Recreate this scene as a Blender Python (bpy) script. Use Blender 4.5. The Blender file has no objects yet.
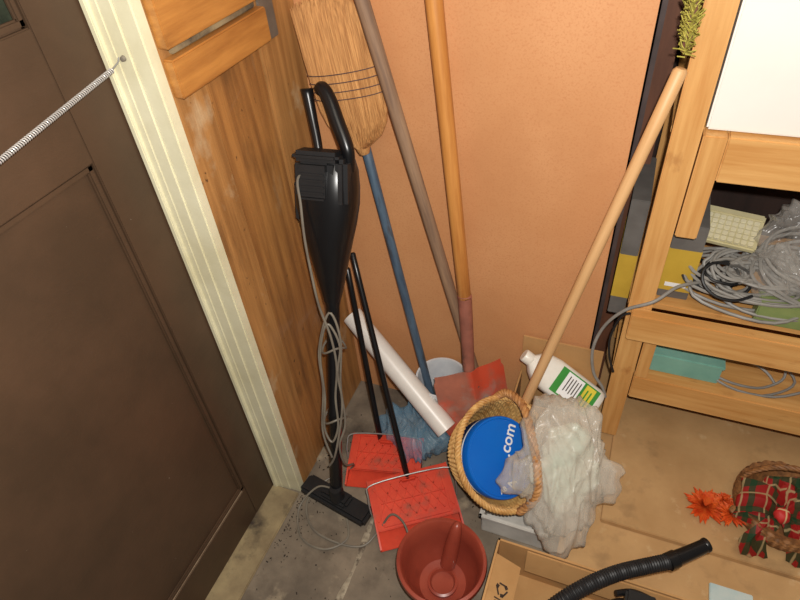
import bpy, bmesh, math, random
from mathutils import Vector, Matrix, noise
random.seed(7)
V=Vector
sc=bpy.context.scene
sc.view_settings.view_transform='Standard'
W={}
# ---------------------------------------------------------------- helpers
def lin(c):
    c=c/255.0
    return c/12.92 if c<=0.04045 else ((c+0.055)/1.055)**2.4
def C(r,g,b): return (lin(r),lin(g),lin(b),1)
def link(o): sc.collection.objects.link(o); return o
def tag(o,label,cat,group=None,kind=None):
    if label: o["label"]=label
    if cat: o["category"]=cat
    if group: o["group"]=group
    if kind: o["kind"]=kind
    return o
def thing(name,loc,label,cat,group=None):
    o=bpy.data.objects.new(name,None); o.empty_display_size=0.05; o.location=loc; link(o)
    W[o.name]=Matrix.Translation(V(loc)); return tag(o,label,cat,group)
def frame(o,z,x=(1,0,0)):
    z=V(z).normalized(); x=V(x); x=(x-z*x.dot(z)).normalized(); y=z.cross(x)
    m=Matrix((x,y,z)).transposed().to_4x4(); m.translation=V(o); return m
def fin(name,bm,mat,parent=None,M=None,smooth=True,keep=False,ang=38):
    bmesh.ops.recalc_face_normals(bm,faces=bm.faces[:])
    me=bpy.data.meshes.new(name)
    if M is None:
        xs=[v.co for v in bm.verts]
        lo=V((min(v.x for v in xs),min(v.y for v in xs),min(v.z for v in xs)))
        hi=V((max(v.x for v in xs),max(v.y for v in xs),max(v.z for v in xs)))
        b=V(((lo.x+hi.x)/2,(lo.y+hi.y)/2,lo.z)); 
        if keep: b=V((0,0,0))
        bmesh.ops.translate(bm,verts=bm.verts[:],vec=-b); M=Matrix.Translation(b)
    bm.to_mesh(me); bm.free()
    if smooth:
        for p in me.polygons: p.use_smooth=True
        if ang<180:
            try: me.set_sharp_from_angle(angle=math.radians(ang))
            except Exception: pass
    for m in (mat if isinstance(mat,(list,tuple)) else [mat]): me.materials.append(m)
    o=bpy.data.objects.new(name,me); link(o)
    if parent is not None:
        o.parent=parent; o.matrix_basis=W[parent.name].inverted()@M
    else: o.matrix_basis=M
    W[o.name]=M.copy()
    return o
def bx(bm,c,s,bev=0.0,mi=0,R=None):
    r=bmesh.ops.create_cube(bm,size=1.0); vs=r['verts']
    bmesh.ops.scale(bm,verts=vs,vec=V(s))
    if R is not None: bmesh.ops.transform(bm,verts=vs,matrix=R.to_4x4())
    bmesh.ops.translate(bm,verts=vs,vec=V(c))
    es=set(e for v in vs for e in v.link_edges); fs=set(f for v in vs for f in v.link_faces)
    for f in fs: f.material_index=mi
    if bev>0:
        bmesh.ops.bevel(bm,geom=list(es),offset=bev,segments=2,affect='EDGES',clamp_overlap=True)
def bb(bm,x0,x1,y0,y1,z0,z1,bev=0.0,mi=0):
    bx(bm,((x0+x1)/2,(y0+y1)/2,(z0+z1)/2),(x1-x0,y1-y0,z1-z0),bev,mi)
def boxo(name,x0,x1,y0,y1,z0,z1,mat,parent=None,bev=0.003,M=None):
    bm=bmesh.new(); bb(bm,x0,x1,y0,y1,z0,z1,bev); return fin(name,bm,mat,parent,M)
def lathe(prof,n=32,bm=None,mod=None,M=None,sx=1,sy=1):
    bm=bm or bmesh.new(); rows=[]
    for k,(r,z) in enumerate(prof):
        if r<1e-6: rows.append([bm.verts.new((0,0,z))])
        else:
            row=[]
            for i in range(n):
                a=2*math.pi*i/n; rr=r+(mod(a,k) if mod else 0)
                row.append(bm.verts.new((rr*math.cos(a)*sx,rr*math.sin(a)*sy,z)))
            rows.append(row)
    for a,b in zip(rows,rows[1:]):
        if len(a)==1 and len(b)==1: continue
        for i in range(n):
            j=(i+1)%n
            if len(a)==1: bm.faces.new((a[0],b[i],b[j]))
            elif len(b)==1: bm.faces.new((a[i],a[j],b[0]))
            else: bm.faces.new((a[i],a[j],b[j],b[i]))
    if M is not None:
        vs=[v for r in rows for v in r]; bmesh.ops.transform(bm,verts=vs,matrix=M)
    return bm
def spl(pts,sub=8,closed=False):
    p=[V(q) for q in pts]; n=len(p); out=[]
    rng=range(n) if closed else range(n-1)
    for i in rng:
        if closed: a,b,c,d=p[(i-1)%n],p[i],p[(i+1)%n],p[(i+2)%n]
        else: a,b,c,d=p[max(i-1,0)],p[i],p[i+1],p[min(i+2,n-1)]
        for k in range(sub):
            t=k/sub
            out.append(0.5*((2*b)+(c-a)*t+(2*a-5*b+4*c-d)*t*t+(3*b-a-3*c+d)*t**3))
    if not closed: out.append(p[-1])
    return out
def sweep(pts,r,n=8,bm=None,closed=False,flat=1.0,caps=True):
    bm=bm or bmesh.new(); N=len(pts); rings=[]; up=None
    for i,p in enumerate(pts):
        if closed: t=pts[(i+1)%N]-pts[(i-1)%N]
        else: t=pts[min(i+1,N-1)]-pts[max(i-1,0)]
        if t.length<1e-9: t=V((0,0,1))
        t.normalize()
        if up is None:
            up=V((0,0,1)) if abs(t.z)<0.9 else V((1,0,0))
        up=(up-t*up.dot(t))
        if up.length<1e-6: up=t.orthogonal()
        up.normalize(); s=t.cross(up)
        rr=r(i/(N-1)) if callable(r) else r
        rings.append([bm.verts.new(p+(s*math.cos(2*math.pi*k/n)+up*math.sin(2*math.pi*k/n)*flat)*rr) for k in range(n)])
    pr=list(zip(rings,rings[1:]))
    if closed: pr.append((rings[-1],rings[0]))
    for a,b in pr:
        for k in range(n):
            bm.faces.new((a[k],a[(k+1)%n],b[(k+1)%n],b[k]))
    if caps and not closed:
        bm.faces.new(rings[0]); bm.faces.new(list(reversed(rings[-1])))
    return bm
def rod(name,p0,p1,r0,r1,mat,parent=None,n=20):
    p0=V(p0);p1=V(p1);L=(p1-p0).length
    pr=[(0,0),(r0*.8,0),(r0,r0*.3)]+[(r0+(r1-r0)*k/8,L*k/8) for k in range(1,8)]+[(r1,L-r1*.5),(r1*.7,L-r1*.1),(0,L)]
    return fin(name,lathe(pr,n),mat,parent,frame(p0,p1-p0))
def blob(c,e1,e2,e3,outl,thick,amp=.01,sc_=14,sub=5,seed=0,bm=None,st=(1,1,1),soft=False):
    bm=bm or bmesh.new(); r=bmesh.ops.create_icosphere(bm,subdivisions=sub,radius=1.0)
    e1,e2,e3=V(e1).normalized(),V(e2).normalized(),V(e3).normalized()
    n=len(outl)
    for v in r['verts']:
        x,y,z=v.co; a=math.atan2(y,x)%(2*math.pi); f=a/(2*math.pi)*n; i=int(f)%n; t=f-int(f)
        t=t*t*(3-2*t); R=outl[i]*(1-t)+outl[(i+1)%n]*t
        z2=(1 if z>=0 else -1)*abs(z)**.8
        p=V(c)+e1*x*R+e2*y*R+e3*z2*thick
        q=V((x*R*st[0],y*R*st[1],z*thick*st[2]))*sc_+V((seed,seed*2,0))
        nn=(e1*x+e2*y+e3*z*1.5).normalized()
        if soft: # draped thin film: long soft folds, domain-warped
            w=q+noise.noise_vector(q*.5+V((1,seed,2)))*.8
            w2=V((w.x*1.7+w.y*.9,w.y*.5-w.x*.3,w.z*.5))
            n1=noise.noise(w2*.8+V((3,seed,1))); n2=noise.noise(V((w.x*1.1-w.y*.7,w.x*.4+w.y*.3,w.z*.6))*1.1+V((8,seed,5)))
            cr1=math.exp(-(n1*6)**2); cr2=math.exp(-(n2*8)**2)
            d=noise.noise(q*.45)*.8+cr1*.40+cr2*.26
            v.co=p+nn*d*amp
        else:
            d=noise.noise(q)*1.0+abs(noise.noise(q*2.1+V((3,1,2))))*-.9+noise.noise(q*4.3)*.35
            v.co=p+nn*d*amp+noise.noise_vector(q*1.3)*amp*.7
    return bm
# ---------------------------------------------------------------- materials
def mat(name,c,c2=None,rough=.5,metal=0,ns=10,st=(1,1,1),bump=0,bs=60,bst=None,stain=None,speck=None,spec=.5,alpha=1.0,trans=0,coat=0,detail=6,lo=.35,hi=.65):
    m=bpy.data.materials.new(name); m.use_nodes=True; nt=m.node_tree; N=nt.nodes; L=nt.links
    b=N['Principled BSDF']; b.inputs['Roughness'].default_value=rough; b.inputs['Metallic'].default_value=metal
    b.inputs['Specular IOR Level'].default_value=spec
    b.inputs['Coat Weight'].default_value=coat
    if c2 is None: c2=tuple(min(1,x*.72) for x in c[:3])+(1,)
    tc=N.new('ShaderNodeTexCoord')
    def mp(s,off=0):
        q=N.new('ShaderNodeMapping'); q.inputs['Scale'].default_value=s; q.inputs['Location'].default_value=(off,off*.7,off*.3); L.new(tc.outputs['Object'],q.inputs[0]); return q
    def nz(s,stc,off=0,det=detail):
        q=N.new('ShaderNodeTexNoise'); q.inputs['Scale'].default_value=s; q.inputs['Detail'].default_value=det; q.inputs['Roughness'].default_value=.6; L.new(mp(stc,off).outputs[0],q.inputs['Vector']); return q
    def ramp(src,a,ca,bp,cb):
        q=N.new('ShaderNodeValToRGB'); q.color_ramp.elements[0].position=a;q.color_ramp.elements[0].color=ca;q.color_ramp.elements[1].position=bp;q.color_ramp.elements[1].color=cb; L.new(src,q.inputs[0]); return q
    n1=nz(ns,st); r1=ramp(n1.outputs['Fac'],lo,c,hi,c2); col=r1.outputs['Color']
    for k,s in enumerate([stain,speck]):
        if s is None: continue
        for sg in (s if isinstance(s,list) else [s]):
            sc_,ss,a,bq,stx=sg
            n2=nz(ss,stx,5+k*3+ss*.13); r2=ramp(n2.outputs['Fac'],a,(0,0,0,1),bq,(1,1,1,1))
            mx=N.new('ShaderNodeMixRGB'); L.new(r2.outputs['Color'],mx.inputs[0]); L.new(col,mx.inputs[1]); mx.inputs[2].default_value=sc_; col=mx.outputs[0]
    L.new(col,b.inputs['Base Color'])
    if bump:
        n3=nz(bs,bst or st,2); bp=N.new('ShaderNodeBump'); bp.inputs['Strength'].default_value=bump; bp.inputs['Distance'].default_value=.004
        L.new(n3.outputs['Fac'],bp.inputs['Height']); L.new(bp.outputs[0],b.inputs['Normal'])
    if alpha<1:
        out=N['Material Output']; tr=N.new('ShaderNodeBsdfTransparent'); ms=N.new('ShaderNodeMixShader')
        lw=N.new('ShaderNodeLayerWeight'); lw.inputs[0].default_value=.35
        n4=nz(9,(1,1,1),9); r4=ramp(n4.outputs['Fac'],.35,(max(0,alpha-.14),)*3+(1,),.65,(min(1,alpha+.14),)*3+(1,))
        ad=N.new('ShaderNodeMath'); ad.operation='MULTIPLY_ADD'; ad.use_clamp=True; L.new(lw.outputs['Facing'],ad.inputs[0]); ad.inputs[1].default_value=.55; L.new(r4.outputs['Color'],ad.inputs[2])
        L.new(ad.outputs[0],ms.inputs[0]); L.new(tr.outputs[0],ms.inputs[1]); L.new(b.outputs[0],ms.inputs[2]); L.new(ms.outputs[0],out.inputs[0])
    return m
U1=(1,1,1)
m_door=mat('door_paint',C(82,61,45),C(70,53,39),rough=.42,ns=5,bump=.12,bs=30,bst=(1,1,4),speck=(C(190,180,165),90,.735,.75,U1),spec=.35)
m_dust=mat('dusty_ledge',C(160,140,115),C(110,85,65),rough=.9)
m_cream=mat('cream_paint',C(226,220,190),C(208,200,166),rough=.45,ns=6,bump=.1,bs=25,bst=(1,1,.3),stain=(C(150,135,100),9,.66,.8,(1,1,.4)))
m_ply=mat('old_plywood',C(174,120,64),C(132,86,44),rough=.55,ns=16,st=(1,2.6,.16),bump=.2,bs=50,bst=(1,4,.15),stain=[(C(84,56,32),4,.56,.74,(1,1.6,.5)),(C(184,154,116),7,.60,.8,(1,1,.3))],speck=(C(60,40,25),60,.66,.74,(1,1,.6)),coat=.15)
m_ply2=mat('old_plywood_light',C(184,132,76),C(146,100,54),rough=.55,ns=16,st=(1,2.6,.16),bump=.2,bs=50,bst=(1,4,.15),stain=[(C(92,64,38),5,.57,.76,(1,1.6,.5)),(C(200,176,140),8,.60,.8,(1,1,.8))],speck=(C(60,40,25),60,.67,.74,(1,1,.6)),coat=.1)
m_beam=mat('orange_pine_batten',C(190,130,64),C(152,96,44),rough=.45,ns=14,st=(1,.25,3),bump=.1,bs=40,stain=(C(110,68,32),8,.60,.8,(1,.4,2)),coat=.2)
m_hard=mat('orange_hardboard',C(207,149,101),C(199,140,92),rough=.6,ns=4,bump=.04,bs=200,stain=[(C(192,128,82),220,.5,.72,U1),(C(188,128,82),3,.5,.85,U1)])
m_floor=mat('dusty_concrete',C(136,122,104),C(100,89,76),rough=.85,ns=7,bump=.35,bs=22,stain=[(C(70,60,50),5,.54,.73,U1),(C(172,156,130),9,.6,.75,U1)],speck=(C(50,42,36),90,.66,.74,U1))
m_slab=mat('mortar_line',C(176,164,142),C(130,118,100),rough=.9,ns=40,stain=(C(90,78,66),30,.5,.6,U1))
m_black=mat('black_plastic',C(20,20,22),C(14,14,16),rough=.3,spec=.5)
m_black2=mat('black_rough_plastic',C(30,30,32),C(20,20,22),rough=.5)
m_cord=mat('grey_cord',C(132,124,110),C(102,94,84),rough=.5)
m_pine=mat('pine_timber',C(222,170,104),C(200,142,78),rough=.5,ns=12,st=(4,4,.25),bump=.08,bs=40,bst=(4,4,.3),stain=(C(160,102,52),7,.62,.78,(2,2,1)))
m_pineh=mat('pine_timber_rail',C(222,170,104),C(198,140,76),rough=.5,ns=12,st=(.25,4,4),bump=.08,bs=40,bst=(.3,4,4),stain=(C(160,102,52),7,.62,.78,(1,2,2)))
m_card=mat('cardboard',C(190,146,94),C(172,128,78),rough=.85,ns=6,stain=(C(150,108,64),9,.6,.8,U1))
m_sheet=mat('dirty_board',C(198,158,108),C(178,138,90),rough=.85,ns=5,stain=[(C(124,96,64),6,.57,.82,U1),(C(212,182,138),14,.62,.75,U1)],bump=.1,bs=50)
m_thresh=mat('dusty_threshold',C(160,142,106),C(122,104,78),rough=.9,ns=9,stain=(C(60,50,42),9,.48,.66,U1),bump=.2,bs=30)
m_red=mat('red_plastic',C(218,74,48),C(200,60,40),rough=.5,ns=12,stain=(C(150,80,62),18,.54,.75,U1),bump=.1,bs=40)
m_terra=mat('redbrown_plastic',C(156,70,52),C(138,58,44),rough=.33,ns=8,stain=(C(110,50,40),10,.6,.8,U1))
m_steel=mat('steel',C(170,168,164),C(120,118,116),rough=.4,metal=.4)
m_pvc=mat('white_pvc',C(228,222,214),C(212,205,198),rough=.35,ns=6)
m_hgrey=mat('weathered_handle',C(156,124,96),C(116,90,72),rough=.7,ns=14,st=(4,4,.3),bump=.2,bs=40,bst=(6,6,.4))
m_hwood=mat('varnished_handle',C(206,142,74),C(172,108,50),rough=.4,ns=12,st=(4,4,.3),stain=(C(130,78,36),8,.6,.75,(2,2,.5)),bump=.08)
m_hpale=mat('pale_handle',C(222,176,124),C(204,156,104),rough=.5,ns=12,st=(4,4,.25))
m_hblue=mat('blue_grey_handle',C(84,104,122),C(62,78,96),rough=.45,ns=20,st=(3,3,.5),stain=(C(66,60,58),16,.56,.7,(2,2,.5)))
m_rust=mat('rusty_shovel_steel',C(176,108,86),C(150,92,76),rough=.5,metal=.0,ns=14,stain=[(C(200,78,52),6,.48,.60,U1),(C(150,138,128),5,.54,.66,U1)],bump=.2,bs=40)
m_sock=mat('rusty_socket',C(160,98,80),C(128,78,64),rough=.6,ns=16,stain=(C(90,62,52),12,.58,.75,U1))
m_straw=mat('broom_straw',C(210,156,96),C(164,112,62),rough=.75,ns=30,st=(8,8,.35),bump=.5,bs=120,bst=(6,1,.15))
m_thread=mat('broom_thread',C(80,62,66),rough=.8)
m_green=mat('green_bristle',C(196,184,84),C(136,128,50),rough=.8,ns=60)
m_wick=mat('wicker',C(224,180,112),C(184,132,72),rough=.6,ns=40,bump=.2)
m_wickd=mat('wicker_handle',C(200,146,88),C(152,100,56),rough=.6,ns=50)
m_blue=mat('blue_tin',C(14,108,204),C(10,96,194),rough=.3,ns=3,spec=.5)
m_bluerim=mat('dark_blue_rim',C(28,52,104),rough=.35)
m_white=mat('white_print',C(240,240,240),C(232,232,232),rough=.5)
m_bag=mat('clear_bag',C(238,228,212),C(218,208,192),rough=.25,ns=10,alpha=.20,spec=.7)
m_bagin=mat('pale_bag_content',C(200,214,198),C(222,214,198),rough=.5,ns=9)
m_bluebag=mat('blue_bag',C(140,182,206),C(104,150,182),rough=.35,ns=14,alpha=.26,spec=.6)
m_clear=mat('clear_wrap',C(226,220,212),C(190,184,176),rough=.16,ns=20,alpha=.16,spec=.9)
m_bucketw=mat('pale_bucket',C(214,216,218),C(190,194,200),rough=.4)
m_tub=mat('dirty_pale_plastic',C(216,212,204),C(190,186,178),rough=.5,stain=(C(140,124,106),12,.6,.78,U1))
m_jug=mat('white_jug',C(236,232,222),C(222,216,204),rough=.35)
m_lgreen=mat('green_label',C(64,148,62),C(50,130,50),rough=.4)
m_lyel=mat('yellow_label',C(232,212,70),rough=.4)
m_teal=mat('teal_box',C(140,190,172),C(122,172,156),rough=.5)
m_key=mat('aged_beige_plastic',C(210,200,160),C(192,182,140),rough=.5)
m_keyc=mat('pale_keys',C(226,218,186),C(212,202,166),rough=.5)
m_cab=mat('grey_cable',C(156,152,146),C(124,120,114),rough=.5)
m_paper=mat('white_panel',C(238,234,226),C(230,226,218),rough=.5,ns=3)
m_boxg=mat('grey_print',C(112,108,104),C(92,88,84),rough=.5)
m_boxy=mat('yellow_print',C(204,168,62),C(190,154,54),rough=.5)
m_dark=mat('dark_boards',C(58,40,34),C(40,28,24),rough=.8,ns=8,st=(2,2,.4))
m_plank=mat('brown_plank',C(112,70,48),C(88,54,38),rough=.7,ns=8,st=(3,3,.4))
m_flow=mat('orange_petals',C(255,136,56),C(236,92,36),rough=.6,ns=60)
m_darkw=mat('dark_wicker',C(156,106,60),C(100,66,40),rough=.6,ns=60)
m_gcard=mat('green_folder',C(136,150,92),C(116,132,78),rough=.5)
m_glass=mat('window_glass',C(70,75,60),C(30,34,28),rough=.08,ns=9,spec=.8)
m_dirt=mat('dirt_crumbs',C(60,46,34),C(30,24,20),rough=.9)
m_ink=mat('print_ink',C(60,44,34),rough=.8)
def plaid():
    m=bpy.data.materials.new('tartan_ribbon'); m.use_nodes=True; nt=m.node_tree; N=nt.nodes; L=nt.links; b=N['Principled BSDF']; b.inputs['Roughness'].default_value=.6
    tc=N.new('ShaderNodeTexCoord'); cur=None
    for i,(ax,ph,cc) in enumerate([('X',0,C(36,86,52)),('Y',0,C(36,86,52)),('X',2.4,C(214,190,140)),('Y',2.4,C(214,190,140))]):
        w=N.new('ShaderNodeTexWave'); w.bands_direction=ax; w.inputs['Scale'].default_value=6.0; w.inputs['Phase Offset'].default_value=ph; L.new(tc.outputs['Object'],w.inputs['Vector'])
        r=N.new('ShaderNodeValToRGB'); a=.84 if i<2 else .975; r.color_ramp.elements[0].position=a; r.color_ramp.elements[0].color=(0,0,0,1); r.color_ramp.elements[1].position=a+.02; r.color_ramp.elements[1].color=(.85,.85,.85,1); L.new(w.outputs['Fac'],r.inputs[0])
        mx=N.new('ShaderNodeMixRGB'); L.new(r.outputs[0],mx.inputs[0]); 
        if cur is None: mx.inputs[1].default_value=C(190,42,38)
        else: L.new(cur,mx.inputs[1])
        mx.inputs[2].default_value=cc; cur=mx.outputs[0]
    L.new(cur,b.inputs['Base Color']); return m
m_plaid=plaid()
def struct(o): o["kind"]="structure"; return o
def text(name,body,size,M,m,parent=None,ext=.0004):
    cu=bpy.data.curves.new('tx','FONT'); cu.body=body; cu.size=size; cu.extrude=ext; cu.offset=.0006; cu.align_x='CENTER'; cu.align_y='CENTER'
    t=bpy.data.objects.new('tx',cu); link(t)
    dg=bpy.context.evaluated_depsgraph_get(); me=bpy.data.meshes.new_from_object(t.evaluated_get(dg)); 
    bpy.data.objects.remove(t); me.materials.clear(); me.materials.append(m)
    o=bpy.data.objects.new(name,me); link(o)
    if parent is not None: o.parent=parent; o.matrix_basis=W[parent.name].inverted()@M
    else: o.matrix_basis=M
    W[o.name]=M.copy(); return o

# ================================================================ SETTING
XL=-.758; YB=1.22
bm=bmesh.new(); bb(bm,-1.0,1.5,-.6,1.80,-.05,0); struct(fin('floor',bm,m_floor,smooth=False,keep=True))
bm=bmesh.new()
pl_=spl([(-.492,.30,.0006),(-.503,.45,.0006),(-.497,.60,.0006),(-.505,.75,.0006),(-.498,.86,.0006)],8)
sweep(pl_,lambda t:.007+.003*math.sin(t*23),6,bm,flat=.25); struct(fin('trim_6',bm,m_slab,keep=True))
bm=bmesh.new(); bb(bm,-.80,XL-.004,.775,1.30,0,2.3); struct(fin('wall_left',bm,m_dark,smooth=False,keep=True))
bm=bmesh.new(); bb(bm,XL,-.004,YB,YB+.03,0,2.3,.002); struct(fin('wall_back',bm,m_hard,keep=True))
bm=bmesh.new(); bb(bm,-.034,-.004,YB+.031,1.76,0,2.3); struct(fin('wall_partition',bm,m_dark,keep=True))
bm=bmesh.new(); bb(bm,-.034,1.4,1.765,1.80,0,2.3); struct(fin('wall_rear',bm,m_dark,keep=True))
for i,(y0,y1,x,mm) in enumerate([(.777,.868,.003,m_ply2),(.870,1.058,.0,m_ply),(1.060,YB-.001,.004,m_ply2)]):
    bm=bmesh.new(); bb(bm,XL-.012,XL+x,y0,y1,0.005,2.2,.0015)
    struct(fin('trim_%d'%(i+1),bm,mm,keep=True))
XD=-.844
bm=bmesh.new()
bb(bm,XD-.04,XD,.64,.744,.008,2.05,.002); bb(bm,XD-.04,XD,-.2,.64,.008,.15,.002); bb(bm,XD-.04,XD,-.2,.64,1.19,1.41,.002)
bb(bm,XD-.04,XD,-.2,.64,1.95,2.05,.002); bb(bm,XD-.04,XD,-.2,-.08,.15,1.95,.002)
bb(bm,XD-.04,XD-.012,-.08,.64,.15,1.19,.0)
for (y0,y1,z0,z1) in [(.626,.64,.15,1.19),(-.08,.64,1.176,1.19),(-.08,.64,.15,.164),(.628,.64,1.41,1.95),(-.08,.64,1.41,1.424)]:
    bb(bm,XD-.014,XD-.004,y0,y1,z0,z1,.003)
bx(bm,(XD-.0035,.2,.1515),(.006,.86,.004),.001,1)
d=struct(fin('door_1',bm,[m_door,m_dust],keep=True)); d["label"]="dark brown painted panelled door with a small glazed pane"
bm=bmesh.new(); bb(bm,XD-.03,XD-.024,-.08,.64,1.41,1.95); struct(fin('window_1',bm,m_glass,keep=True))
bm=bmesh.new()
bb(bm,XL-.03,XL+.006,.750,.776,0,2.2,.003); bb(bm,XD+.028,XL-.028,.747,.790,0,2.2,.003); bb(bm,XD-.05,XD+.03,.7455,.790,0,2.2,.002)
bb(bm,XD+.002,XD+.014,.738,.75,0,2.2,.002)
f_=struct(fin('trim_4',bm,m_cream,keep=True)); f_["label"]="cream painted stepped door frame"
bm=bmesh.new(); bb(bm,XD-.05,XL+.004,-.2,.744,0,.008,.003); struct(fin('trim_5',bm,m_thresh,keep=True))
for i,(y0,y1,z0,z1) in enumerate([(.778,1.06,1.335,1.46),(.778,1.075,1.252,1.318)]):
    bm=bmesh.new(); bb(bm,XL+.002,XL+.026,y0,y1,z0,z1,.003)
    tag(fin('wooden_batten',bm,m_beam,keep=True),"varnished orange pine batten screwed across the plywood sheets","batten",group="battens on the plywood")
bm=bmesh.new(); bb(bm,XL+.002,XL+.012,.80,1.06,1.320,1.333,.002); struct(fin('trim_7',bm,m_thresh,keep=True))
bk=thing('metal_bracket',(XL+.004,1.10,1.25),"small grey metal latch bracket screwed to the plywood","bracket")
boxo('plate',XL+.003,XL+.010,1.0755,1.128,1.245,1.36,mat('dull_metal',C(130,120,108),C(90,80,70),rough=.5,metal=.3),bk,.002)
for z in (1.265,1.30): fin('screw',lathe([(0,0),(.005,0),(.004,.003),(0,.0035)],12),m_steel,bk,frame((XL+.010,1.10,z),(1,0,0)))
# spring
sp=thing('door_spring',(-.815,.74,1.32),"long silver coil door-closing spring hooked to the cream frame","spring")
A=V((-.813,.742,1.320)); B=V((-.800,.30,1.268)); n=104; pts=[]
ax=(B-A).normalized(); s1=ax.orthogonal().normalized(); s2=ax.cross(s1)
for i in range(n*10+1):
    a=2*math.pi*i/10; pts.append(A+(B-A)*(.04+.95*i/(n*10))+(s1*math.cos(a)+s2*math.sin(a))*.0036)
m_spr=mat('spring_steel',C(206,200,194),C(184,178,172),rough=.35,metal=.2)
fin('coil',sweep(pts,.0011,5),m_spr,sp)
fin('core',sweep([A+(B-A)*.04,B],.0022,8),m_black2,sp)
fin('hook',sweep(spl([A+(B-A)*.05,A+V((0,0,.004)),A+V((0,.006,.010)),A+V((.006,.006,.004))]),.0014,6),m_steel,sp)
fin('screw',lathe([(0,0),(.005,0),(.004,.005),(0,.006)],14),m_cord,sp,frame(A+V((.012,.004,.010)),(0,-1,0)))

# ================================================================ STICK VACUUM
A0=V((-.622,.748,.03)); A1=V((-.655,1.135,1.125)); VM=frame(A0,A1-A0,(1,.1,0))
va=thing('stick_vacuum',A0,"black upright stick vacuum cleaner with wrapped grey cord, leaning back","vacuum cleaner")
def vl(u,v,w): return VM@V((u,v,w))     # v negative = toward viewer
DW=.070
fin('tube',lathe([(0,.0),(.017,.0),(.018,.02),(.018,.28),(.0205,.285),(.0205,.32),(.018,.325),(.018,.64),(.022,.66),(.024,.71),(0,.71)],20),m_black,va,VM)
secs=[(.585,.020,.022,0),(.62,.028,.030,0),(.68,.040,.042,-.004),(.74,.053,.052,-.008),(.79,.065,.058,-.012),(.84,.073,.062,-.014),(.88,.074,.060,-.014),(.92,.070,.056,-.012),(.945,.062,.048,-.010)]
bm=bmesh.new(); rows=[]
for (w,a,b_,off) in secs:
    row=[]
    for k in range(32):
        t=2*math.pi*k/32; c,s=math.cos(t),math.sin(t); e=.72
        row.append(bm.verts.new((a*abs(c)**e*(1 if c>=0 else -1),off+b_*abs(s)**e*(1 if s>=0 else -1),w+DW)))
    rows.append(row)
for a,b_ in zip(rows,rows[1:]):
    for k in range(32): bm.faces.new((a[k],a[(k+1)%32],b_[(k+1)%32],b_[k]))
bm.faces.new(rows[0]); bm.faces.new(rows[-1])
fin('motor_housing',bm,m_black,va,VM)
bm=bmesh.new(); bx(bm,(-.012,-.052,.905+DW),(.092,.054,.10),.014); bx(bm,(-.006,-.046,.958+DW),(.112,.064,.024),.009)
for k in range(5): bx(bm,(-.012,-.0805,.865+k*.014+DW),(.06,.004,.005),.001)
bx(bm,(-.060,-.03,.85+DW),(.018,.05,.10),.007); bx(bm,(.052,-.045,.90+DW),(.03,.05,.11),.010)
fin('motor_cap',bm,m_black2,va,VM)
fin('handle',sweep(spl([vl(-.020,-.01,.99),vl(-.028,0,1.04),vl(-.044,.01,1.10),vl(-.056,.015,1.15),vl(-.058,.015,1.165)]),lambda t:.010+.006*t*t,12),m_black,va)
fin('handle',sweep(spl([vl(.056,-.02,.99),vl(.058,-.03,1.03),vl(.052,-.03,1.055),vl(.030,-.022,1.10),vl(.008,-.012,1.145),vl(-.010,-.005,1.168),vl(-.022,0,1.165)]),lambda t:.0135+.003*math.sin(t*3.1),12),m_black,va)
bm=bmesh.new(); ND=V((.244,-.046,0)).normalized(); NM=frame((-.630,.756,.0),(0,0,1),ND)
bx(bm,(0,0,.016),(.240,.062,.030),.008); bx(bm,(0,.004,.036),(.10,.045,.022),.008)
lathe([(0,-.02),(.022,-.02),(.022,.03),(.018,.045),(0,.045)],16,bm,M=Matrix.Translation((.01,.0,.045)))
fin('floor_nozzle',bm,m_black2,va,NM)
random.seed(3)
bm=bmesh.new()
main=[vl(-.01,-.07,1.00),vl(-.045,-.078,.98),vl(-.038,-.085,.92),vl(-.030,-.088,.84),vl(-.022,-.075,.75),vl(-.014,-.055,.66),vl(.008,-.038,.57),vl(.020,-.03,.48),vl(.014,-.028,.38),vl(.020,-.028,.29),vl(.002,-.03,.235),vl(-.020,-.03,.28),vl(-.016,-.03,.38),vl(-.024,-.035,.50),vl(-.010,-.04,.585),vl(.006,-.036,.60),vl(.030,-.03,.54),vl(.022,-.03,.46),vl(.034,-.03,.36),vl(.012,-.03,.20),vl(-.008,-.03,.15)]
sweep(spl(main,6),.0032,7,bm)
l2=[vl(.0,-.028,.18),vl(-.030,-.02,.26),vl(-.022,-.026,.40),vl(-.028,-.032,.52),vl(.004,-.036,.635),vl(.030,-.026,.56),vl(.026,-.02,.42),vl(.038,-.02,.30),vl(.02,-.02,.22),V((-.60,.80,.16)),V((-.60,.84,.10)),V((-.63,.86,.03)),V((-.70,.80,.006)),V((-.715,.72,.005)),V((-.66,.655,.005)),V((-.57,.64,.005)),V((-.50,.655,.005)),V((-.47,.70,.02)),V((-.44,.74,.07)),V((-.40,.73,.075)),V((-.37,.70,.07))]
sweep(spl(l2,6),.0032,7,bm)
l3=[V((-.61,.79,.12)),V((-.63,.77,.06)),V((-.69,.76,.05)),V((-.73,.70,.006)),V((-.68,.62,.006)),V((-.60,.61,.006)),V((-.55,.66,.006)),V((-.58,.72,.006))]
sweep(spl(l3,6),.003,7,bm)
for w in (.52,.30): 
    ring=[vl(.030*math.cos(a*.5236),.004-.038*math.sin(a*.5236)*1,w+.01*math.sin(a)) for a in range(12)]
    sweep(spl(ring,3,True),.003,6,bm,closed=True)
fin('cord',bm,m_cord,va)

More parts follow.
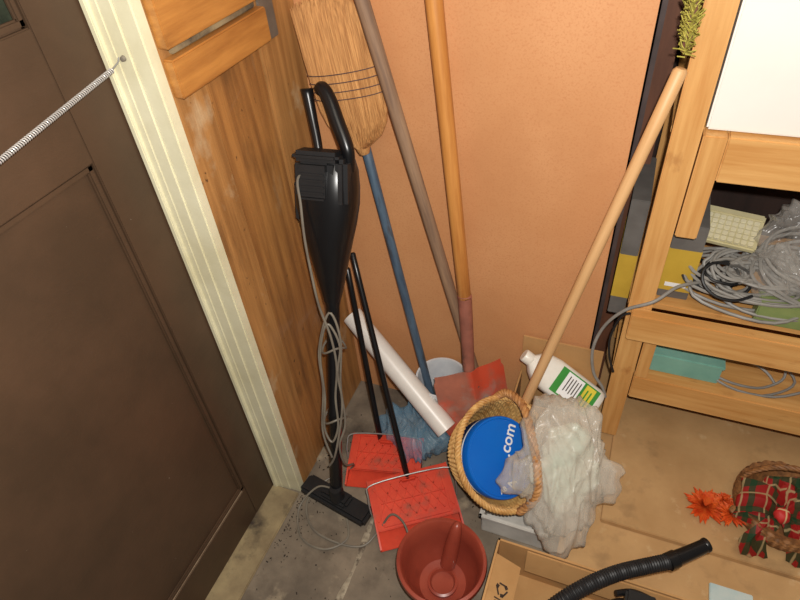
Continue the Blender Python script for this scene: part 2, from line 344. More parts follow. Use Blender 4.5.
# ================================================================ STRAW BROOM (bristles up)
br=thing('straw_broom',(-.42,1.14,.01),"upturned natural straw broom with worn blue-grey handle","broom")
hb0=V((-.435,1.135,.02)); hb1=V((-.615,1.195,1.00))
rod('handle',hb0,hb1,.0125,.0125,m_hblue,br)
BM_=frame((-.608,1.178,.975),V((-.655,1.176,1.335))-V((-.608,1.178,.975)),(1,0,0))
bm=bmesh.new(); rows=[]
prof=[(0,.018,.018),(.012,.036,.021),(.03,.060,.024),(.06,.079,.027),(.10,.089,.028),(.16,.092,.028),(.22,.093,.027),(.27,.092,.025),(.30,.086,.023),(.322,.072,.02),(.335,.050,.016)]
nn=120
for (w,a,b_) in prof:
    rows.append([bm.verts.new((a*math.cos(2*math.pi*k/nn),b_*math.sin(2*math.pi*k/nn)*(1+.10*math.sin(k*3.1)),w)) for k in range(nn)])
for a,b_ in zip(rows,rows[1:]):
    for k in range(nn): bm.faces.new((a[k],a[(k+1)%nn],b_[(k+1)%nn],b_[k]))
bm.faces.new(rows[0]); bm.faces.new(rows[-1])
random.seed(5)
for k in range(420):
    u=random.uniform(-.985,.985); w0=random.uniform(.01,.12); w1=.30+.035*math.sqrt(1-u*u)+random.uniform(-.01,.012)
    def pt(w):
        a,b_=.050,.016
        for p,q in zip(prof,prof[1:]):
            if p[0]<=w<=q[0]:
                t=(w-p[0])/(q[0]-p[0]); a=p[1]+(q[1]-p[1])*t; b_=p[2]+(q[2]-p[2])*t
        if w>.27: a=.092
        return V((a*u,-b_*math.sqrt(max(0,1-u*u))-.0003,w))
    sweep([pt(w0+(w1-w0)*j/8) for j in range(9)],.0007,4,bm)
bs=fin('bristles',bm,m_straw,br,BM_)
bm=bmesh.new()
for w in (.130,.148,.168,.187):
    a=.0935
    sweep([V((a*1.0*math.cos(t*math.pi/24),.031*math.sin(t*math.pi/24),w+.006*math.cos(t*math.pi/24))) for t in range(48)],.0011,5,bm,closed=True)
fin('stitching',bm,m_thread,br,BM_)
fin('ferrule',lathe([(.013,-.018),(.018,-.004),(.019,.012),(.014,.02)],16),m_straw,br,BM_)

rod('weathered_wooden_pole',(-.268,1.190,.005),(-.612,1.122,1.62),.0155,.0150,m_hgrey)
tag(bpy.data.objects['weathered_wooden_pole'],"grey-brown weathered round wooden tool handle leaning on the hardboard","pole")

# ================================================================ SHOVEL
sh=thing('shovel',(-.30,1.12,.04),"long-handled shovel with varnished wooden shaft and rusty reddish blade","shovel")
t0=V((-.343,1.150,.565)); t1=V((-.443,1.190,1.62))
rod('handle',t0-(t1-t0).normalized()*.02,t1,.0175,.0185,m_hwood,sh)
nk=V((-.316,1.105,.330))
fin('socket',sweep(spl([t0+(t1-t0).normalized()*.01,t0,(t0+nk)/2,nk,nk+V((.02,-.01,-.05))]),lambda t:.0205-.005*t,16),m_sock,sh)
SM=frame(nk,V((.24,-.20,-1)),(.80,.56,.08))
bm=bmesh.new(); nu,nv=20,22; g=[]
def bw(t):
    if t<.06: return .102
    if t<.6: return .108
    return .108*math.sqrt(max(0.02,1-((t-.6)/.42)**2))
for side in (0,1):
    gg=[]
    for j in range(nv+1):
        t=j/nv; r=[]
        for i in range(nu+1):
            u=-1+2*i/nu; x=u*bw(t); y=.028*u*u-.020*math.exp(-(u/.16)**2)*(1-t)*1.0+ (.002 if side else 0)
            z=.28*t-.014*(1-abs(u))*(1 if t<.05 else 0)
            r.append(bm.verts.new((x,-y+.008,z)))
        gg.append(r)
    g.append(gg)
    for j in range(nv):
        for i in range(nu): bm.faces.new((gg[j][i],gg[j][i+1],gg[j+1][i+1],gg[j+1][i]))
for j in range(nv):
    for i in (0,nu): bm.faces.new((g[0][j][i],g[0][j+1][i],g[1][j+1][i],g[1][j][i]))
for i in range(nu):
    for j in (0,nv): bm.faces.new((g[0][j][i],g[0][j][i+1],g[1][j][i+1],g[1][j][i]))
fin('blade',bm,m_rust,sh,SM)

# ================================================================ PALE HANDLE BRUSH
pb=thing('long_handled_brush',(-.20,1.05,.01),"pale wooden pole brush with olive bristles leaning against the shelf post","brush")
p0=V((-.204,1.047,.012)); p1=V((.056,1.192,1.205))
rod('handle',p0,p1,.0135,.0135,m_hpale,pb)
HB=frame(p1-(p1-p0).normalized()*.01,V((-.06,-.05,1)),(0,1,0))
bm=bmesh.new(); bx(bm,(.02,-.004,.115),(.05,.014,.16),.004); fin('brush_head',bm,m_plank,pb,HB)
bm=bmesh.new(); random.seed(9)
for k in range(620):
    x=random.uniform(-.02,.05); z0=random.uniform(.035,.20); dx=random.uniform(-.9,.6); dz=random.uniform(.0,1.0); l=random.uniform(.016,.028); sd=random.uniform(-1,1)
    sweep([V((x,-.004,z0)),V((x+dx*l*.4,-.004+sd*l*.5,z0+dz*l*.5)),V((x+dx*l,-.004+sd*l*.8,z0+dz*l))],.0012,4,bm)
fin('bristles',bm,m_green,pb,HB)

# ================================================================ PIPE, BUCKET, BLUE BAG
pa,pb_=V((-.716,1.172,.385)),V((-.355,1.001,.167))
bm=lathe([(.029,0),(.033,0),(.033,(pb_-pa).length),(.029,(pb_-pa).length),(.029,0)],32)
tag(fin('plastic_pipe',bm,m_pvc,None,frame(pa,pb_-pa)),"short length of white plastic drain pipe propped in the corner","pipe")
bu=thing('bucket',(-.42,1.13,0),"pale blue-white plastic bucket standing behind the pipe","bucket")
BC=(-.412,1.130,0)
fin('bucket_body',lathe([(0,.002),(.060,.002),(.064,.01),(.076,.232),(.080,.234),(.080,.246),(.074,.246),(.070,.23),(.060,.014),(0,.012)],40),m_bucketw,bu,Matrix.Translation(BC))
hd=[V(BC)+V((.082*math.cos(math.pi*k/14),-.03-.056*math.sin(math.pi*k/14),.232-.075*math.sin(math.pi*k/14))) for k in range(15)]
fin('bail_handle',sweep(hd,.0022,6),m_steel,bu)
bm=blob((-.475,1.03,.070),(1,0,0),(0,1,0),(0,0,1),[.100,.06,.075,.07,.10,.06,.07,.08],.055,.040,22,6,3,soft=True)
tag(fin('blue_plastic_bag',bm,m_bluebag,ang=180),"crumpled translucent light blue plastic bag on the floor under the pipe","plastic bag")

# ================================================================ DUSTPANS
def dustpan(c,ang,w,dp,h,rod0,rod1,label,bailtilt):
    t=thing('dustpan',(c[0],c[1],0),label,"dustpan",group="red dustpans on the floor")
    M=Matrix.Translation(V((c[0],c[1],.004)))@Matrix.Rotation(ang,4,'Z')
    bm=bmesh.new()
    bb(bm,-w/2,w/2,-dp/2,dp/2,0,.004,.001)
    bb(bm,-w/2,w/2,dp/2-.006,dp/2,0,h,.002)
    for s in (-1,1):
        vs=[bm.verts.new((s*w/2-s*o,y,z)) for o in (0,.005) for (y,z) in [(-dp/2,0),(dp/2,0),(dp/2,h),(-dp/2+.04,h*.55),(-dp/2,.012)]]
        a,b_=vs[:5],vs[5:]
        bm.faces.new(a); bm.faces.new(b_)
        for i in range(5): bm.faces.new((a[i],a[(i+1)%5],b_[(i+1)%5],b_[i]))
    R=Matrix.Rotation(math.atan2(h*.45,dp-.04),3,'X')
    zc=lambda y: h*.77+(y-.02)*math.tan(math.atan2(h*.45,dp-.04))+.003
    bx(bm,(0,.02,h*.77),(w-.008,dp-.045,.005),.002,0,R)
    yh=dp*.33; xh=w*.40
    for (x,y,sx_,sy_) in [(0,.02+yh,2*xh,.007),(0,.02-yh,2*xh,.007),(xh,.02,.007,2*yh),(-xh,.02,.007,2*yh),(0,.02,2*xh,.005)]:
        bx(bm,(x,y,zc(y)),(sx_,sy_,.009),.001,0,R)
    for k in range(-3,4):
        for s in (-1,1):
            bx(bm,(k*xh*.28,.02,zc(.02)),(.0045,yh*1.8,.007),0,0,R@Matrix.Rotation(s*.5,3,'Z'))
    bx(bm,(0,dp/2-.02,h+.006),(.05,.03,.018),.005)
    fin('pan',bm,m_red,t,M)
    b0=[(-w/2-.004,.0,h*.6),(-w/2-.004,.02,h+.03+bailtilt),(-w/2+.02,.05,h+.045+bailtilt),(w/2-.02,.05,h+.045+bailtilt),(w/2+.004,.02,h+.03+bailtilt),(w/2+.004,0,h*.6)]
    fin('wire_bail',sweep(spl([M@V(p) for p in b0],5),.0020,7),m_steel,t)
    rod('handle',rod0,rod1,.0085,.0085,m_black,t,12)
    return t
dustpan((-.535,.918,0),math.radians(13),.230,.165,.05,(-.571,.975,.055),(-.692,1.150,.60),"smaller red plastic dustpan with wire bail and black rod handle",0)
dustpan((-.395,.808,0),math.radians(34),.250,.200,.055,(-.437,.868,.062),(-.668,1.150,.66),"larger red plastic dustpan with long thin black rod handle",.01)

# ================================================================ RED-BROWN BUCKET
rb=thing('planter_bucket',(-.252,.634,0),"glossy red-brown plastic bucket with a moulded inner spout","bucket")
RM=Matrix.Translation((-.250,.630,0))
fin('bucket_body',lathe([(0,.002),(.070,.002),(.078,.012),(.092,.06),(.104,.13),(.112,.134),(.116,.142),(.114,.152),(.106,.154),(.101,.148),(.092,.10),(.080,.05),(.062,.018),(.03,.012),(0,.012)],56),m_terra,rb,RM)
fin('spout',sweep(spl([RM@V(p) for p in [(.014,.104,.162),(.012,.094,.158),(.010,.084,.135),(.006,.070,.095),(.003,.056,.055),(0,.045,.03)]]),lambda t:.009+.012*math.sin(min(1,t*1.3)*1.5),14),m_terra,rb)
fin('base_ring',lathe([(.040,.014),(.040,.024),(.034,.026),(.030,.016)],32),m_terra,rb,RM)

# ================================================================ CONTAINER + BASKET + TIN + BAG
wc=thing('plastic_tub',(-.13,.88,0),"low off-white rectangular plastic tub under the wicker basket","tub")
bm=bmesh.new(); q0,q1,q2,q3=-.195,-.01,.815,1.0
bb(bm,q0,q1,q2,q3,.0,.008,.002); bb(bm,q0,q1,q2,q2+.006,0,.085,.002); bb(bm,q0,q1,q3-.006,q3,0,.085,.002); bb(bm,q0,q0+.006,q2,q3,0,.085,.002); bb(bm,q1-.006,q1,q2,q3,0,.085,.002)
bb(bm,q0-.007,q1+.007,q2-.007,q2+.003,.078,.090,.002); bb(bm,q0-.007,q1+.007,q3-.003,q3+.007,.078,.09,.002); bb(bm,q0-.007,q0+.003,q2-.007,q3+.007,.078,.09,.002); bb(bm,q1-.003,q1+.007,q2-.007,q3+.007,.078,.09,.002)
fin('tub_body',bm,m_tub,wc)
CR=V((.9296,.3614,-.0731)); CU=V((-.1915,.6426,.7419))
bc=V((-.162,.921,.25)); bax=V((.560,-.262,.668)).normalized()
bk2=thing('wicker_basket',(-.2,.94,.10),"round woven wicker basket tipped on its side with rope-like handle","basket")
KM=frame(bc,bax,CR)
rowsn=30; prof=[(0,-.135),(.09,-.135)]
for k in range(rowsn+1):
    t=k/rowsn; prof.append((.100+.050*t**.8,-.132+.132*t))
no=len(prof); prof2=prof+[(.142,0.0)]+[(.092+.048*t**.8,-.126+.122*t) for t in [1-k/12 for k in range(13)]]+[(0,-.124)]
def wmod(a,k):
    if 2<=k: return .0038*math.sin(a*34+math.pi*(k%2))
    return 0
fin('basket_body',lathe(prof2,272,mod=wmod),m_wick,bk2,KM)
def braid(path,R,r,turns,bm,n=3,closed=True):
    N=len(path)
    for s in range(n):
        pts=[]
        for i,p in enumerate(path):
            tq=(path[(i+1)%N]-path[i-1]) if closed else (path[min(i+1,N-1)]-path[max(i-1,0)])
            tq.normalize(); a=tq.cross(V((.3,.2,.9))).normalized(); b_=tq.cross(a); ph=2*math.pi*(turns*i/N+s/n)
            pts.append(p+(a*math.cos(ph)+b_*math.sin(ph))*R)
        sweep(pts,r,7,bm,closed=closed)
    return bm
rim=[KM@V((.149*math.cos(2*math.pi*k/240),.149*math.sin(2*math.pi*k/240),.004)) for k in range(240)]
fin('rim',braid(rim,.0050,.0048,30,bmesh.new()),m_wick,bk2)
hp=spl([KM@V(p) for p in [(-.02,.150,.0),(-.005,.160,.03),(.010,.120,.080),(.012,.03,.110),(.018,-.05,.115),(.03,-.11,.085),(.03,-.150,.01)]],20)
fin('handle',braid(hp,.0062,.0058,12,bmesh.new(),3,False),m_wickd,bk2)
tn=thing('round_tin',bc-bax*.05,"round blue tin with white lettering lying inside the wicker basket","tin")
TM=frame(bc-bax*.022-CU*.010-CR*.002,bax,CR)
fin('tin_body',lathe([(0,-.06),(.106,-.06),(.108,-.058),(.108,-.012),(0,-.012)],64),m_bluerim,tn,TM)
fin('lid',lathe([(.109,-.016),(.111,-.014),(.111,.010),(.109,.013),(.104,.013),(.102,.010),(0,.010)],64),m_blue,tn,TM)
bm=lathe([(.1085,-.026),(.1100,-.024),(.1100,-.020),(.1085,-.018)],64); fin('rim_band',bm,m_white,tn,TM)
def TT(x,y,ang): return TM@Matrix.Translation((x,y,.0112))@Matrix.Rotation(math.radians(ang),4,'Z')
text('lettering','com',.047,TT(.024,.052,72),m_white,tn)
text('lettering','.',.047,TT(.012,.008,72),m_white,tn)
text('lettering','A',.040,TT(.030,-.072,72),m_white,tn)
text('lettering','AB',.018,TT(.000,-.086,30),m_white,tn)

# clear plastic bag
e1=V((.93,.30,-.1)); e2=V((-.10,.62,.76)); e3=V((.1,-.62,.70))
cb=V((-.012,.915,.262))
outl=[.150,.125,.140,.185,.195,.190,.150,.105,.150,.150,.125,.170,.225,.205,.145,.165]
bag=thing('clear_plastic_bag',(-.01,.93,.05),"crumpled translucent white plastic carrier bag slumped against the basket","plastic bag")
bm=blob(cb+e3*.015,e1,e2,e3,[r*.96 for r in outl],.045,.036,15,6,1,st=(1.4,.8,1),soft=True)
fin('bag_film',bm,m_bag,bag,ang=180)
bm=blob(cb-e3*.004+e1*.006,e1,e2,e3,[r*.84 for r in outl],.030,.030,17,6,14,st=(1.3,.8,1),soft=True)
fin('bag_film',bm,m_bag,bag,ang=180)
bm=blob(cb-e3*.012+e1*.01,e1,e2,e3,[r*.60 for r in outl],.026,.018,14,5,4,soft=True)
fin('bag_content',bm,m_bagin,bag,ang=180)

# cardboard box behind with jug
cbx=thing('cardboard_box',(-.07,1.14,0),"open brown cardboard box standing against the orange hardboard","box")
bm=bmesh.new(); x0,x1,y0,y1,h=-.185,.035,1.085,1.210,.27
bb(bm,x0,x1,y0,y1,0,.005); bb(bm,x0,x1,y0,y0+.005,0,h); bb(bm,x0,x1,y1-.005,y1,0,h+.15); bb(bm,x0,x0+.005,y0,y1,0,h); bb(bm,x1-.005,x1,y0,y1,0,h)
fin('box_body',bm,m_card,cbx)
jg=thing('plastic_jug',(-.06,1.14,.2),"white plastic bottle with green and yellow label tilted in the box","bottle")
j0=V((.040,1.150,.250)); j1=V((-.192,1.165,.400)); JM=frame(j0,j1-j0,(.05,-.55,.83))
bm=bmesh.new(); rows=[]
for (w,a,b_) in [(0,.026,.044),(.004,.029,.049),(.02,.032,.052),(.16,.032,.052),(.195,.031,.046),(.216,.024,.032),(.228,.017,.019),(.235,.014,.014)]:
    rows.append([bm.verts.new((a*abs(math.cos(t))**.6*(1 if math.cos(t)>=0 else -1),b_*abs(math.sin(t))**.6*(1 if math.sin(t)>=0 else -1),w)) for t in [2*math.pi*k/36 for k in range(36)]])
for a,b_ in zip(rows,rows[1:]):
    for k in range(36): bm.faces.new((a[k],a[(k+1)%36],b_[(k+1)%36],b_[k]))
bm.faces.new(rows[0]); bm.faces.new(rows[-1])
fin('bottle_body',bm,m_jug,jg,JM)
fin('cap',lathe([(0,.255),(.017,.255),(.019,.252),(.019,.230),(.015,.226),(0,.226)],24,mod=lambda a,k:.0006*math.sin(a*24)),m_jug,jg,JM)
bm=bmesh.new(); L0=.022
bx(bm,(.0332,0,L0+.064),(.002,.078,.130),0,0)         # green ground
bx(bm,(.0342,0,L0+.080),(.002,.070,.056),0,1)          # white field
bx(bm,(.0342,.0,L0+.028),(.002,.070,.032),0,2)         # yellow band
for k in range(5): bx(bm,(.0352,.004,L0+.060+k*.009),(.0015,.046-.006*(k%2),.0028),0,3)
for k in range(2): bx(bm,(.0352,.0,L0+.022+k*.012),(.0015,.046,.004),0,0)
fin('label',bm,[m_lgreen,m_white,m_lyel,m_ink],jg,JM)

# ================================================================ FOREGROUND CARDBOARD BOX + HOSE
fb=thing('open_cardboard_box',(.1,.55,0),"open brown cardboard box holding a black ribbed hose","box")
bm=bmesh.new(); x0,x1,y0,y1,h=-.125,.33,.36,.715,.19
bb(bm,x0,x1,y0,y1,0.03,.036); bb(bm,x0,x1,y0,y0+.005,.03,h); bb(bm,x0,x1,y1-.005,y1,.03,h); bb(bm,x0,x0+.005,y0,y1,.03,h); bb(bm,x1-.005,x1,y0,y1,.03,h)
fin('box_body',bm,m_card,fb)
bm=bmesh.new(); R=Matrix.Rotation(math.radians(30),3,'Y'); bx(bm,(x0+.036,.52,h-.018),(.072,.31,.004),.001,0,R)
fl1=fin('flap',bm,m_card,fb)
bm=bmesh.new(); R=Matrix.Rotation(math.radians(78),3,'X'); bx(bm,(.13,y1-.018,h-.036),(.36,.075,.004),.001,0,R); fin('flap',bm,m_card,fb)
FM=Matrix.Translation((x0+.036,.60,h-.018))@Matrix.Rotation(math.radians(30),4,'Y')@Matrix.Translation((0,0,.0032))
bm=bmesh.new()
for k in range(3):
    a=k*2*math.pi/3; R=Matrix.Rotation(a,3,'Z'); bx(bm,R@V((0,.012,0)),(.020,.004,.0006),0,0,R); bx(bm,R@V((.010,.009,0)),(.008,.008,.0006),0,0,Matrix.Rotation(a+.78,3,'Z'))
bx(bm,(0,-.024,0),(.030,.003,.0006)); bx(bm,(0,-.030,0),(.024,.002,.0006))
fin('printed_symbol',bm,m_ink,fb,FM)
ho=thing('vacuum_hose',(.2,.6,.15),"black corrugated vacuum hose with smooth wand end lying over the box","hose")
hp=spl([(-.05,.50,.10),(-.005,.545,.18),(.045,.600,.222),(.10,.652,.240),(.155,.698,.240),(.21,.735,.235),(.265,.770,.230)],60)
N_=len(hp)
fin('ribbed_tube',sweep(hp,lambda t:.0175+.0009*math.sin(t*N_*1.2),14),m_black2,ho)
e=[V((.262,.767,.230)),V((.285,.787,.231)),V((.315,.812,.233)),V((.345,.838,.236))]
bm=sweep(spl(e,6),lambda t:.0185-.003*t,18,caps=True); lathe([(.0205,0),(.0205,.022),(.0175,.024),(.0175,-.002)],18,bm,M=frame(e[0],e[1]-e[0])); lathe([(.016,0),(.0172,.003),(.0172,.008),(.015,.01)],18,bm,M=frame(e[3]-(e[3]-e[2]).normalized()*.01,e[3]-e[2]))
fin('wand_end',bm,m_black,ho)
bl=thing('adapter_plug',(.20,.62,.15),"black coiled appliance lead and plug inside the box","plug")
bm=bmesh.new(); sweep(spl([(.215+.060*math.cos(k*.9),.650+.035*math.sin(k*.9),.13+.008*k) for k in range(11)],6),.0075,8,bm); bx(bm,(.215,.665,.205),(.07,.035,.03),.006); bx(bm,(.12,.60,.075),(.20,.10,.07),.01)
fin('lead',bm,m_black,bl)

# ================================================================ FLOOR BOARDS
tag(boxo('floor_sheet',.118,1.35,.935,1.70,.0225,.042,m_sheet,None,.002),"large dirty tan fibreboard sheet under the pine shelf","board")
tag(boxo('floor_sheet',.02,1.35,.60,1.72,.0005,.022,m_sheet,None,.002),"lower dusty tan fibreboard sheet lying on the concrete","board")

# ================================================================ PINE SHELF UNIT
su=thing('pine_shelf_unit',(.1,1.25,.042),"rough pine timber shelving unit with bare posts and rails","shelf")
def part(n,*a): return boxo(n,*a)
part('post',.068,.124,1.228,1.268,.042,2.0,m_pine,su,.003)
part('post',.068,.124,1.66,1.70,.042,2.0,m_pine,su,.003)
part('post',1.15,1.21,1.228,1.268,.042,2.0,m_pine,su,.003)
part('post',1.15,1.21,1.66,1.70,.042,2.0,m_pine,su,.003)
part('bearer_block',.127,.172,1.224,1.262,.815,1.063,m_pine,su,.003)
part('rail',.173,1.15,1.226,1.258,.962,1.063,m_pineh,su,.003)
part('rail',.078,1.15,1.195,1.227,.497,.585,m_pineh,su,.003)
part('rail',.127,1.15,1.232,1.262,.235,.325,m_pineh,su,.003)
part('bearer_block',.128,.160,1.229,1.262,.328,.494,m_pine,su,.003)
for z0 in (1.04,.555,.290):
    part('shelf_board',.067,1.2,1.269,1.655,z0,z0+.018,m_pineh,su,.002)
tag(boxo('white_box',.130,.62,1.245,1.60,1.066,1.50,m_paper,None,.004),"large plain white box standing on the upper shelf","box")
gb=thing('product_box',(.11,1.38,.575),"grey and yellow printed cardboard carton on the shelf","box")
bm=bmesh.new(); bb(bm,.022,.064,1.285,1.50,.50,.86,.002,0); bb(bm,.0212,.0648,1.2845,1.501,.56,.70,0,1)
fin('carton',bm,[m_boxg,m_boxy],gb)
gb2=thing('product_box',(.18,1.36,.575),"dark grey and yellow carton with worn corner on the shelf","box")
bm=bmesh.new(); bb(bm,.132,.205,1.30,1.46,.575,.80,.002,0); bb(bm,.1312,.2058,1.2992,1.461,.60,.73,0,1); bx(bm,(.168,1.2988,.62),(.05,.001,.012),0,2)
fin('carton',bm,[m_boxg,m_boxy,m_white],gb2)
tag(boxo('wooden_plank',.006,.050,1.46,1.50,0.0225,1.30,m_plank,None,.002),"dark brown plank standing upright behind the hardboard","plank")
tag(boxo('dark_board',.0,.010,1.255,1.40,0.0005,1.9,mat('grey_edge',C(74,60,58),C(52,42,40),rough=.7),None,.002),"dull grey-brown board edge standing behind the hardboard","board")
def keyboard(M,label,wd,cols):
    t=thing('keyboard',M.translation,label,"keyboard")
    bm=bmesh.new(); bx(bm,(0,0,0),(wd,.100,.018),.004); bx(bm,(0,.040,.006),(wd,.02,.020),.004); fin('case',bm,m_key,t,M)
    bm=bmesh.new()
    for r in range(5):
        for k in range(cols): bx(bm,(-(cols-1)*.0075+k*.015,-.040+r*.015,.013),(.012,.012,.010),.0015)
    o=fin('keys',bm,m_keyc,t,M); o["kind"]="stuff"
keyboard(Matrix.Translation((.263,1.40,.742))@Matrix.Rotation(math.radians(-10),4,'Z')@Matrix.Rotation(math.radians(22),4,'X'),"yellowed beige keypad half buried in cables and plastic wrap",.135,8)
for (c,rr,sd) in [((.42,1.37,.765),[.15,.08,.08,.08,.09,.07,.08,.09],2),((.38,1.33,.69),[.11,.05,.06,.05,.09,.05,.05,.06],7),((.54,1.38,.74),[.12,.08,.09,.08,.10,.07,.08,.09],5)]:
    bm=blob(c,(1,0,0),(0,.5,.8),(0,-.8,.5),rr,.040,.034,22,6,sd,soft=True)
    tag(fin('clear_wrap',bm,m_clear,ang=180),"crinkled clear plastic wrapping over the cables","plastic wrap")
def coil(name,c,R,nn,r,m,label,ax=(0,0,1),h=.03,seed=1,cat="cable",ex=1.4,jit=.22):
    random.seed(seed); M=frame(c,ax); pts=[]
    for k in range(nn*10):
        a=2*math.pi*k/10; rr=R*(1+jit*math.sin(k*.37+seed)+random.uniform(-.08,.08))
        pts.append(M@V((rr*ex*math.cos(a)+R*.45*math.sin(k*.113+seed),rr*math.sin(a)+R*.25*math.sin(k*.071),h*(k/(nn*10))+.008*math.sin(k*.9))))
    return tag(fin(name,sweep(spl(pts,3),r,7),m),label,cat)
coil('grey_cable_coil',(.350,1.345,.615),.060,13,.0042,m_cab,"bundle of looped grey computer cable on the shelf",(0,-.45,1),.07,2,ex=1.9,jit=.45)
coil('grey_cable_coil',(.49,1.39,.640),.07,10,.0042,m_cab,"loose coil of light grey flex on the shelf",(.2,-.5,1),.07,5,ex=1.8,jit=.5)
coil('grey_cable_coil',(.270,1.350,.640),.045,6,.0042,m_cab,"loose strands of pale grey lead over the cartons",(.3,-.6,1),.06,8,ex=1.5,jit=.5)
coil('black_cable_coil',(.245,1.33,.61),.035,5,.0038,m_black2,"tangle of black power leads on the shelf",(.3,-.6,1),.09,3,jit=.5)
coil('light_cable_coil',(.42,1.33,.315),.055,3,.0036,m_cab,"loosely looped pale grey cable on the low shelf",(0,-.5,1),.04,4,ex=2.0)
tag(boxo('green_folder',.355,.60,1.262,1.31,.574,.640,m_gcard,None,.003),"muted green flat carton lying on the shelf front","folder")
tb=thing('teal_carton',(.25,1.36,.308),"pale teal cardboard carton on the low shelf","box")
bm=bmesh.new(); bb(bm,.165,.345,1.285,1.43,.309,.372,.003); bb(bm,.160,.350,1.283,1.433,.366,.378,.003); fin('carton',bm,m_teal,tb)
cb1=spl([(.24,1.31,.64),(.17,1.245,.66),(.12,1.19,.645),(.06,1.19,.60),(.02,1.19,.53),(.005,1.19,.44),(.02,1.19,.35),(.05,1.19,.30),(.065,1.19,.26)],8)
tag(fin('hanging_cable',sweep(cb1,.0042,8),m_cab),"pale grey cable looping off the shelf around the post","cable")
cb2=spl([(.075,1.195,.59),(.055,1.195,.57),(.042,1.20,.49),(.05,1.2,.42),(.07,1.2,.36)],8)
tag(fin('hanging_cable',sweep(cb2,.0032,8),m_black2),"dark thin lead drooping beside the shelf post","cable")

# ================================================================ FLOWER ARRANGEMENT
fa=thing('flower_basket',(.56,1.07,.042),"small dark wicker basket with tartan bow and dried orange flowers","flower arrangement")
FB=Matrix.Translation((.560,1.085,.043))
fin('basket_body',lathe([(0,.0),(.08,.0)]+[(.088+.035*math.sin(k/16*1.9),.004+.095*k/16) for k in range(17)]+[(.105,.095),(.07,.02),(0,.02)],160,mod=lambda a,k:.003*math.sin(a*20+math.pi*(k%2)) if 2<=k<19 else 0),m_darkw,fa,FB)
hpth=[FB@V((.112*math.cos(t),.03,.09+.11*math.sin(t))) for t in [math.pi*k/40 for k in range(41)]]
fin('basket_handle',braid(hpth,.004,.0045,8,bmesh.new(),3,False),m_darkw,fa)
def ribbon(pts,w,wd=(0,1,0),cr=0):
    bm=bmesh.new(); P=spl(pts,8); pr=None; wv=V(wd).normalized(); N=len(P)
    for i,p in enumerate(P):
        ww=w*(.35+.65*math.sin(math.pi*min(1,max(0,i/(N-1)))) ) if (P[0]-P[-1]).length<.01 else w*(.5+.5*min(1,i/(N-1)*2))
        tg=(P[min(i+1,N-1)]-P[max(i-1,0)]).normalized(); nm=tg.cross(wv)
        row=[bm.verts.new(p+wv*ww*(s/6-.5)+nm*.006*math.sin(s*1.9+cr)) for s in range(7)]
        if pr:
            for s in range(6): bm.faces.new((pr[s],pr[s+1],row[s+1],row[s]))
        pr=row
    bmesh.ops.solidify(bm,geom=bm.faces[:],thickness=.0012); return bm
def rb_(pts,w,wd,n): fin(n,ribbon(pts,w,wd,len(pts)),m_plaid,fa)
K=V((.535,1.035,.155))
rb_([K,K+V((-.045,-.005,.045)),K+V((-.095,0,.030)),K+V((-.10,0,.01)),K+V((-.05,-.012,-.006)),K],.095,(0.1,.7,.6),'ribbon_bow')
rb_([K,K+V((.045,.03,.055)),K+V((.10,.03,.035)),K+V((.105,.01,.01)),K+V((.05,-.01,-.006)),K],.095,(-.1,.7,.6),'ribbon_bow')
rb_([K,K+V((-.03,.03,.045)),K+V((-.01,.06,.07)),K+V((.03,.04,.045)),K+V((0,0,.0))],.07,(1,.2,.1),'ribbon_bow')
rb_([K,K+V((-.03,-.045,-.015)),K+V((-.05,-.07,-.055)),K+V((-.035,-.085,-.102))],.065,(1,.25,0),'ribbon_tail')
rb_([K,K+V((.035,-.04,-.015)),K+V((.06,-.065,-.065)),K+V((.07,-.08,-.102))],.065,(1,-.2,0),'ribbon_tail')
fin('bow_knot',blob(K+V((0,-.012,.005)),(1,0,0),(0,1,0),(0,0,1),[.020]*8,.018,.004,40,3),m_plaid,fa)
def flower(c,R,seed,n=90):
    random.seed(seed); bm=bmesh.new()
    for k in range(n):
        a=random.uniform(0,2*math.pi); el=random.uniform(-.1,1.35); l=R*random.uniform(.75,1.1)
        d_=V((math.cos(a)*math.cos(el),math.sin(a)*math.cos(el),math.sin(el)*.6)); s_=d_.cross(V((0,0,1)))
        if s_.length<.01: s_=V((1,0,0))
        s_.normalize(); w=R*.13; c_=V(c)
        p=[c_,c_+d_*l*.6+s_*w,c_+d_*l+V((0,0,-.004)),c_+d_*l*.6-s_*w]
        bm.faces.new([bm.verts.new(q) for q in p])
    bmesh.ops.solidify(bm,geom=bm.faces[:],thickness=.001); return bm
fin('flower',flower((.375,1.045,.075),.058,1,120),m_flow,fa,smooth=False)
fin('flower',flower((.432,1.020,.11),.042,2),m_flow,fa,smooth=False)
fin('flower',flower((.425,1.085,.07),.030,4,60),m_flow,fa,smooth=False)
fin('stem',sweep(spl([(.375,1.045,.075),(.45,1.05,.08),(.52,1.06,.09)]),.002,6),m_green,fa)
fin('seed_head',blob((.433,1.014,.137),(1,0,0),(0,1,0),(0,0,1),[.014]*8,.012,.006,60,3),m_darkw,fa)

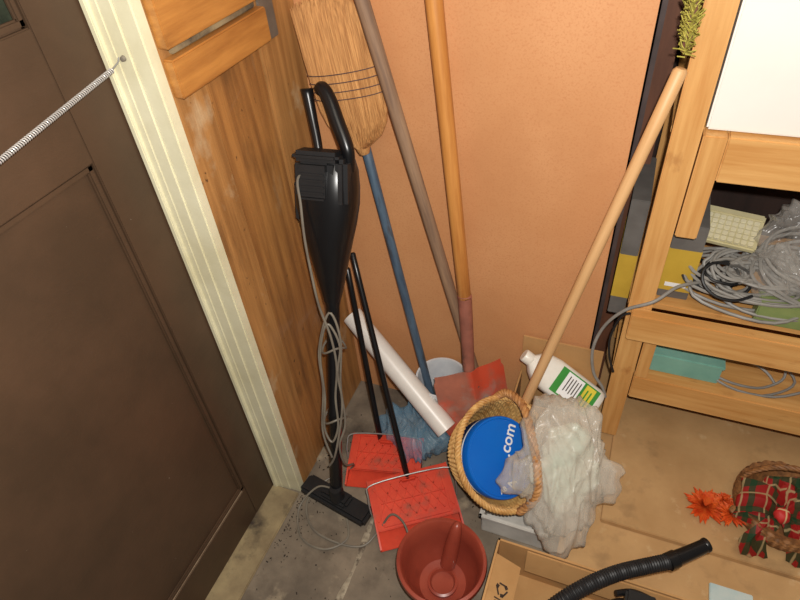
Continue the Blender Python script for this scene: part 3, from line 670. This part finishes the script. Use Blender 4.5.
tag(boxo('paper_packet',.40,.50,.80,.855,.0225,.033,mat('pale_blue_paper',C(200,210,205),C(165,195,198),rough=.6),None,.002),"small white and pale blue paper packet on the board","packet")

bm=bmesh.new(); random.seed(12)
for k in range(300):
    if k<130: x=random.gauss(-.72,.03); y=random.gauss(.68,.09)
    else: x=random.uniform(-.74,-.2); y=random.uniform(.4,1.1)
    if x<-.752: x=-.74
    s=random.uniform(.0008,.0028); bx(bm,(x,y,s*.5+.0003),(s*random.uniform(1,2.5),s,s),0,0,Matrix.Rotation(random.uniform(0,3),3,'Z'))
tag(fin('dirt_crumbs',bm,m_dirt,smooth=False),"dark dirt crumbs scattered over the concrete by the door","debris",kind="stuff")

# ================================================================ CAMERA / LIGHT
th=math.radians(41.80); rho=math.radians(5.62); psi=math.radians(25)
Fh=V((-math.sin(psi),math.cos(psi),0)); R0=V((math.cos(psi),math.sin(psi),0)); Z=V((0,0,1))
F=Fh*math.cos(th)-Z*math.sin(th); U0=Fh*math.sin(th)+Z*math.cos(th)
R=R0*math.cos(rho)-U0*math.sin(rho); U=U0*math.cos(rho)+R0*math.sin(rho)
cam=bpy.data.cameras.new('camera'); cam.sensor_width=36; cam.lens=36*593/800; cam.clip_start=.02
co=bpy.data.objects.new('camera',cam); link(co)
m=Matrix((R,U,-F)).transposed().to_4x4(); m.translation=V((0,0,1.65)); co.matrix_world=m; sc.camera=co
ld=bpy.data.lights.new('flash','POINT'); ld.energy=80; ld.shadow_soft_size=.012; ld.color=(1,.97,.92)
lo=bpy.data.objects.new('flash',ld); lo.location=V((0,0,1.65))+R*.03+U*.05-F*.02; link(lo)
ld=bpy.data.lights.new('fill_light','AREA'); ld.energy=8; ld.size=1.0; ld.color=(1,.85,.65)  # added warm overhead fill to soften the flash shadows, not a real lamp
lo=bpy.data.objects.new('fill_light',ld); lo.location=(.2,.1,2.4); lo.rotation_euler=(math.radians(15),0,0); link(lo)
w=bpy.data.worlds.new('world'); sc.world=w; w.use_nodes=True; w.node_tree.nodes['Background'].inputs[0].default_value=(1,.88,.75,1); w.node_tree.nodes['Background'].inputs[1].default_value=.13
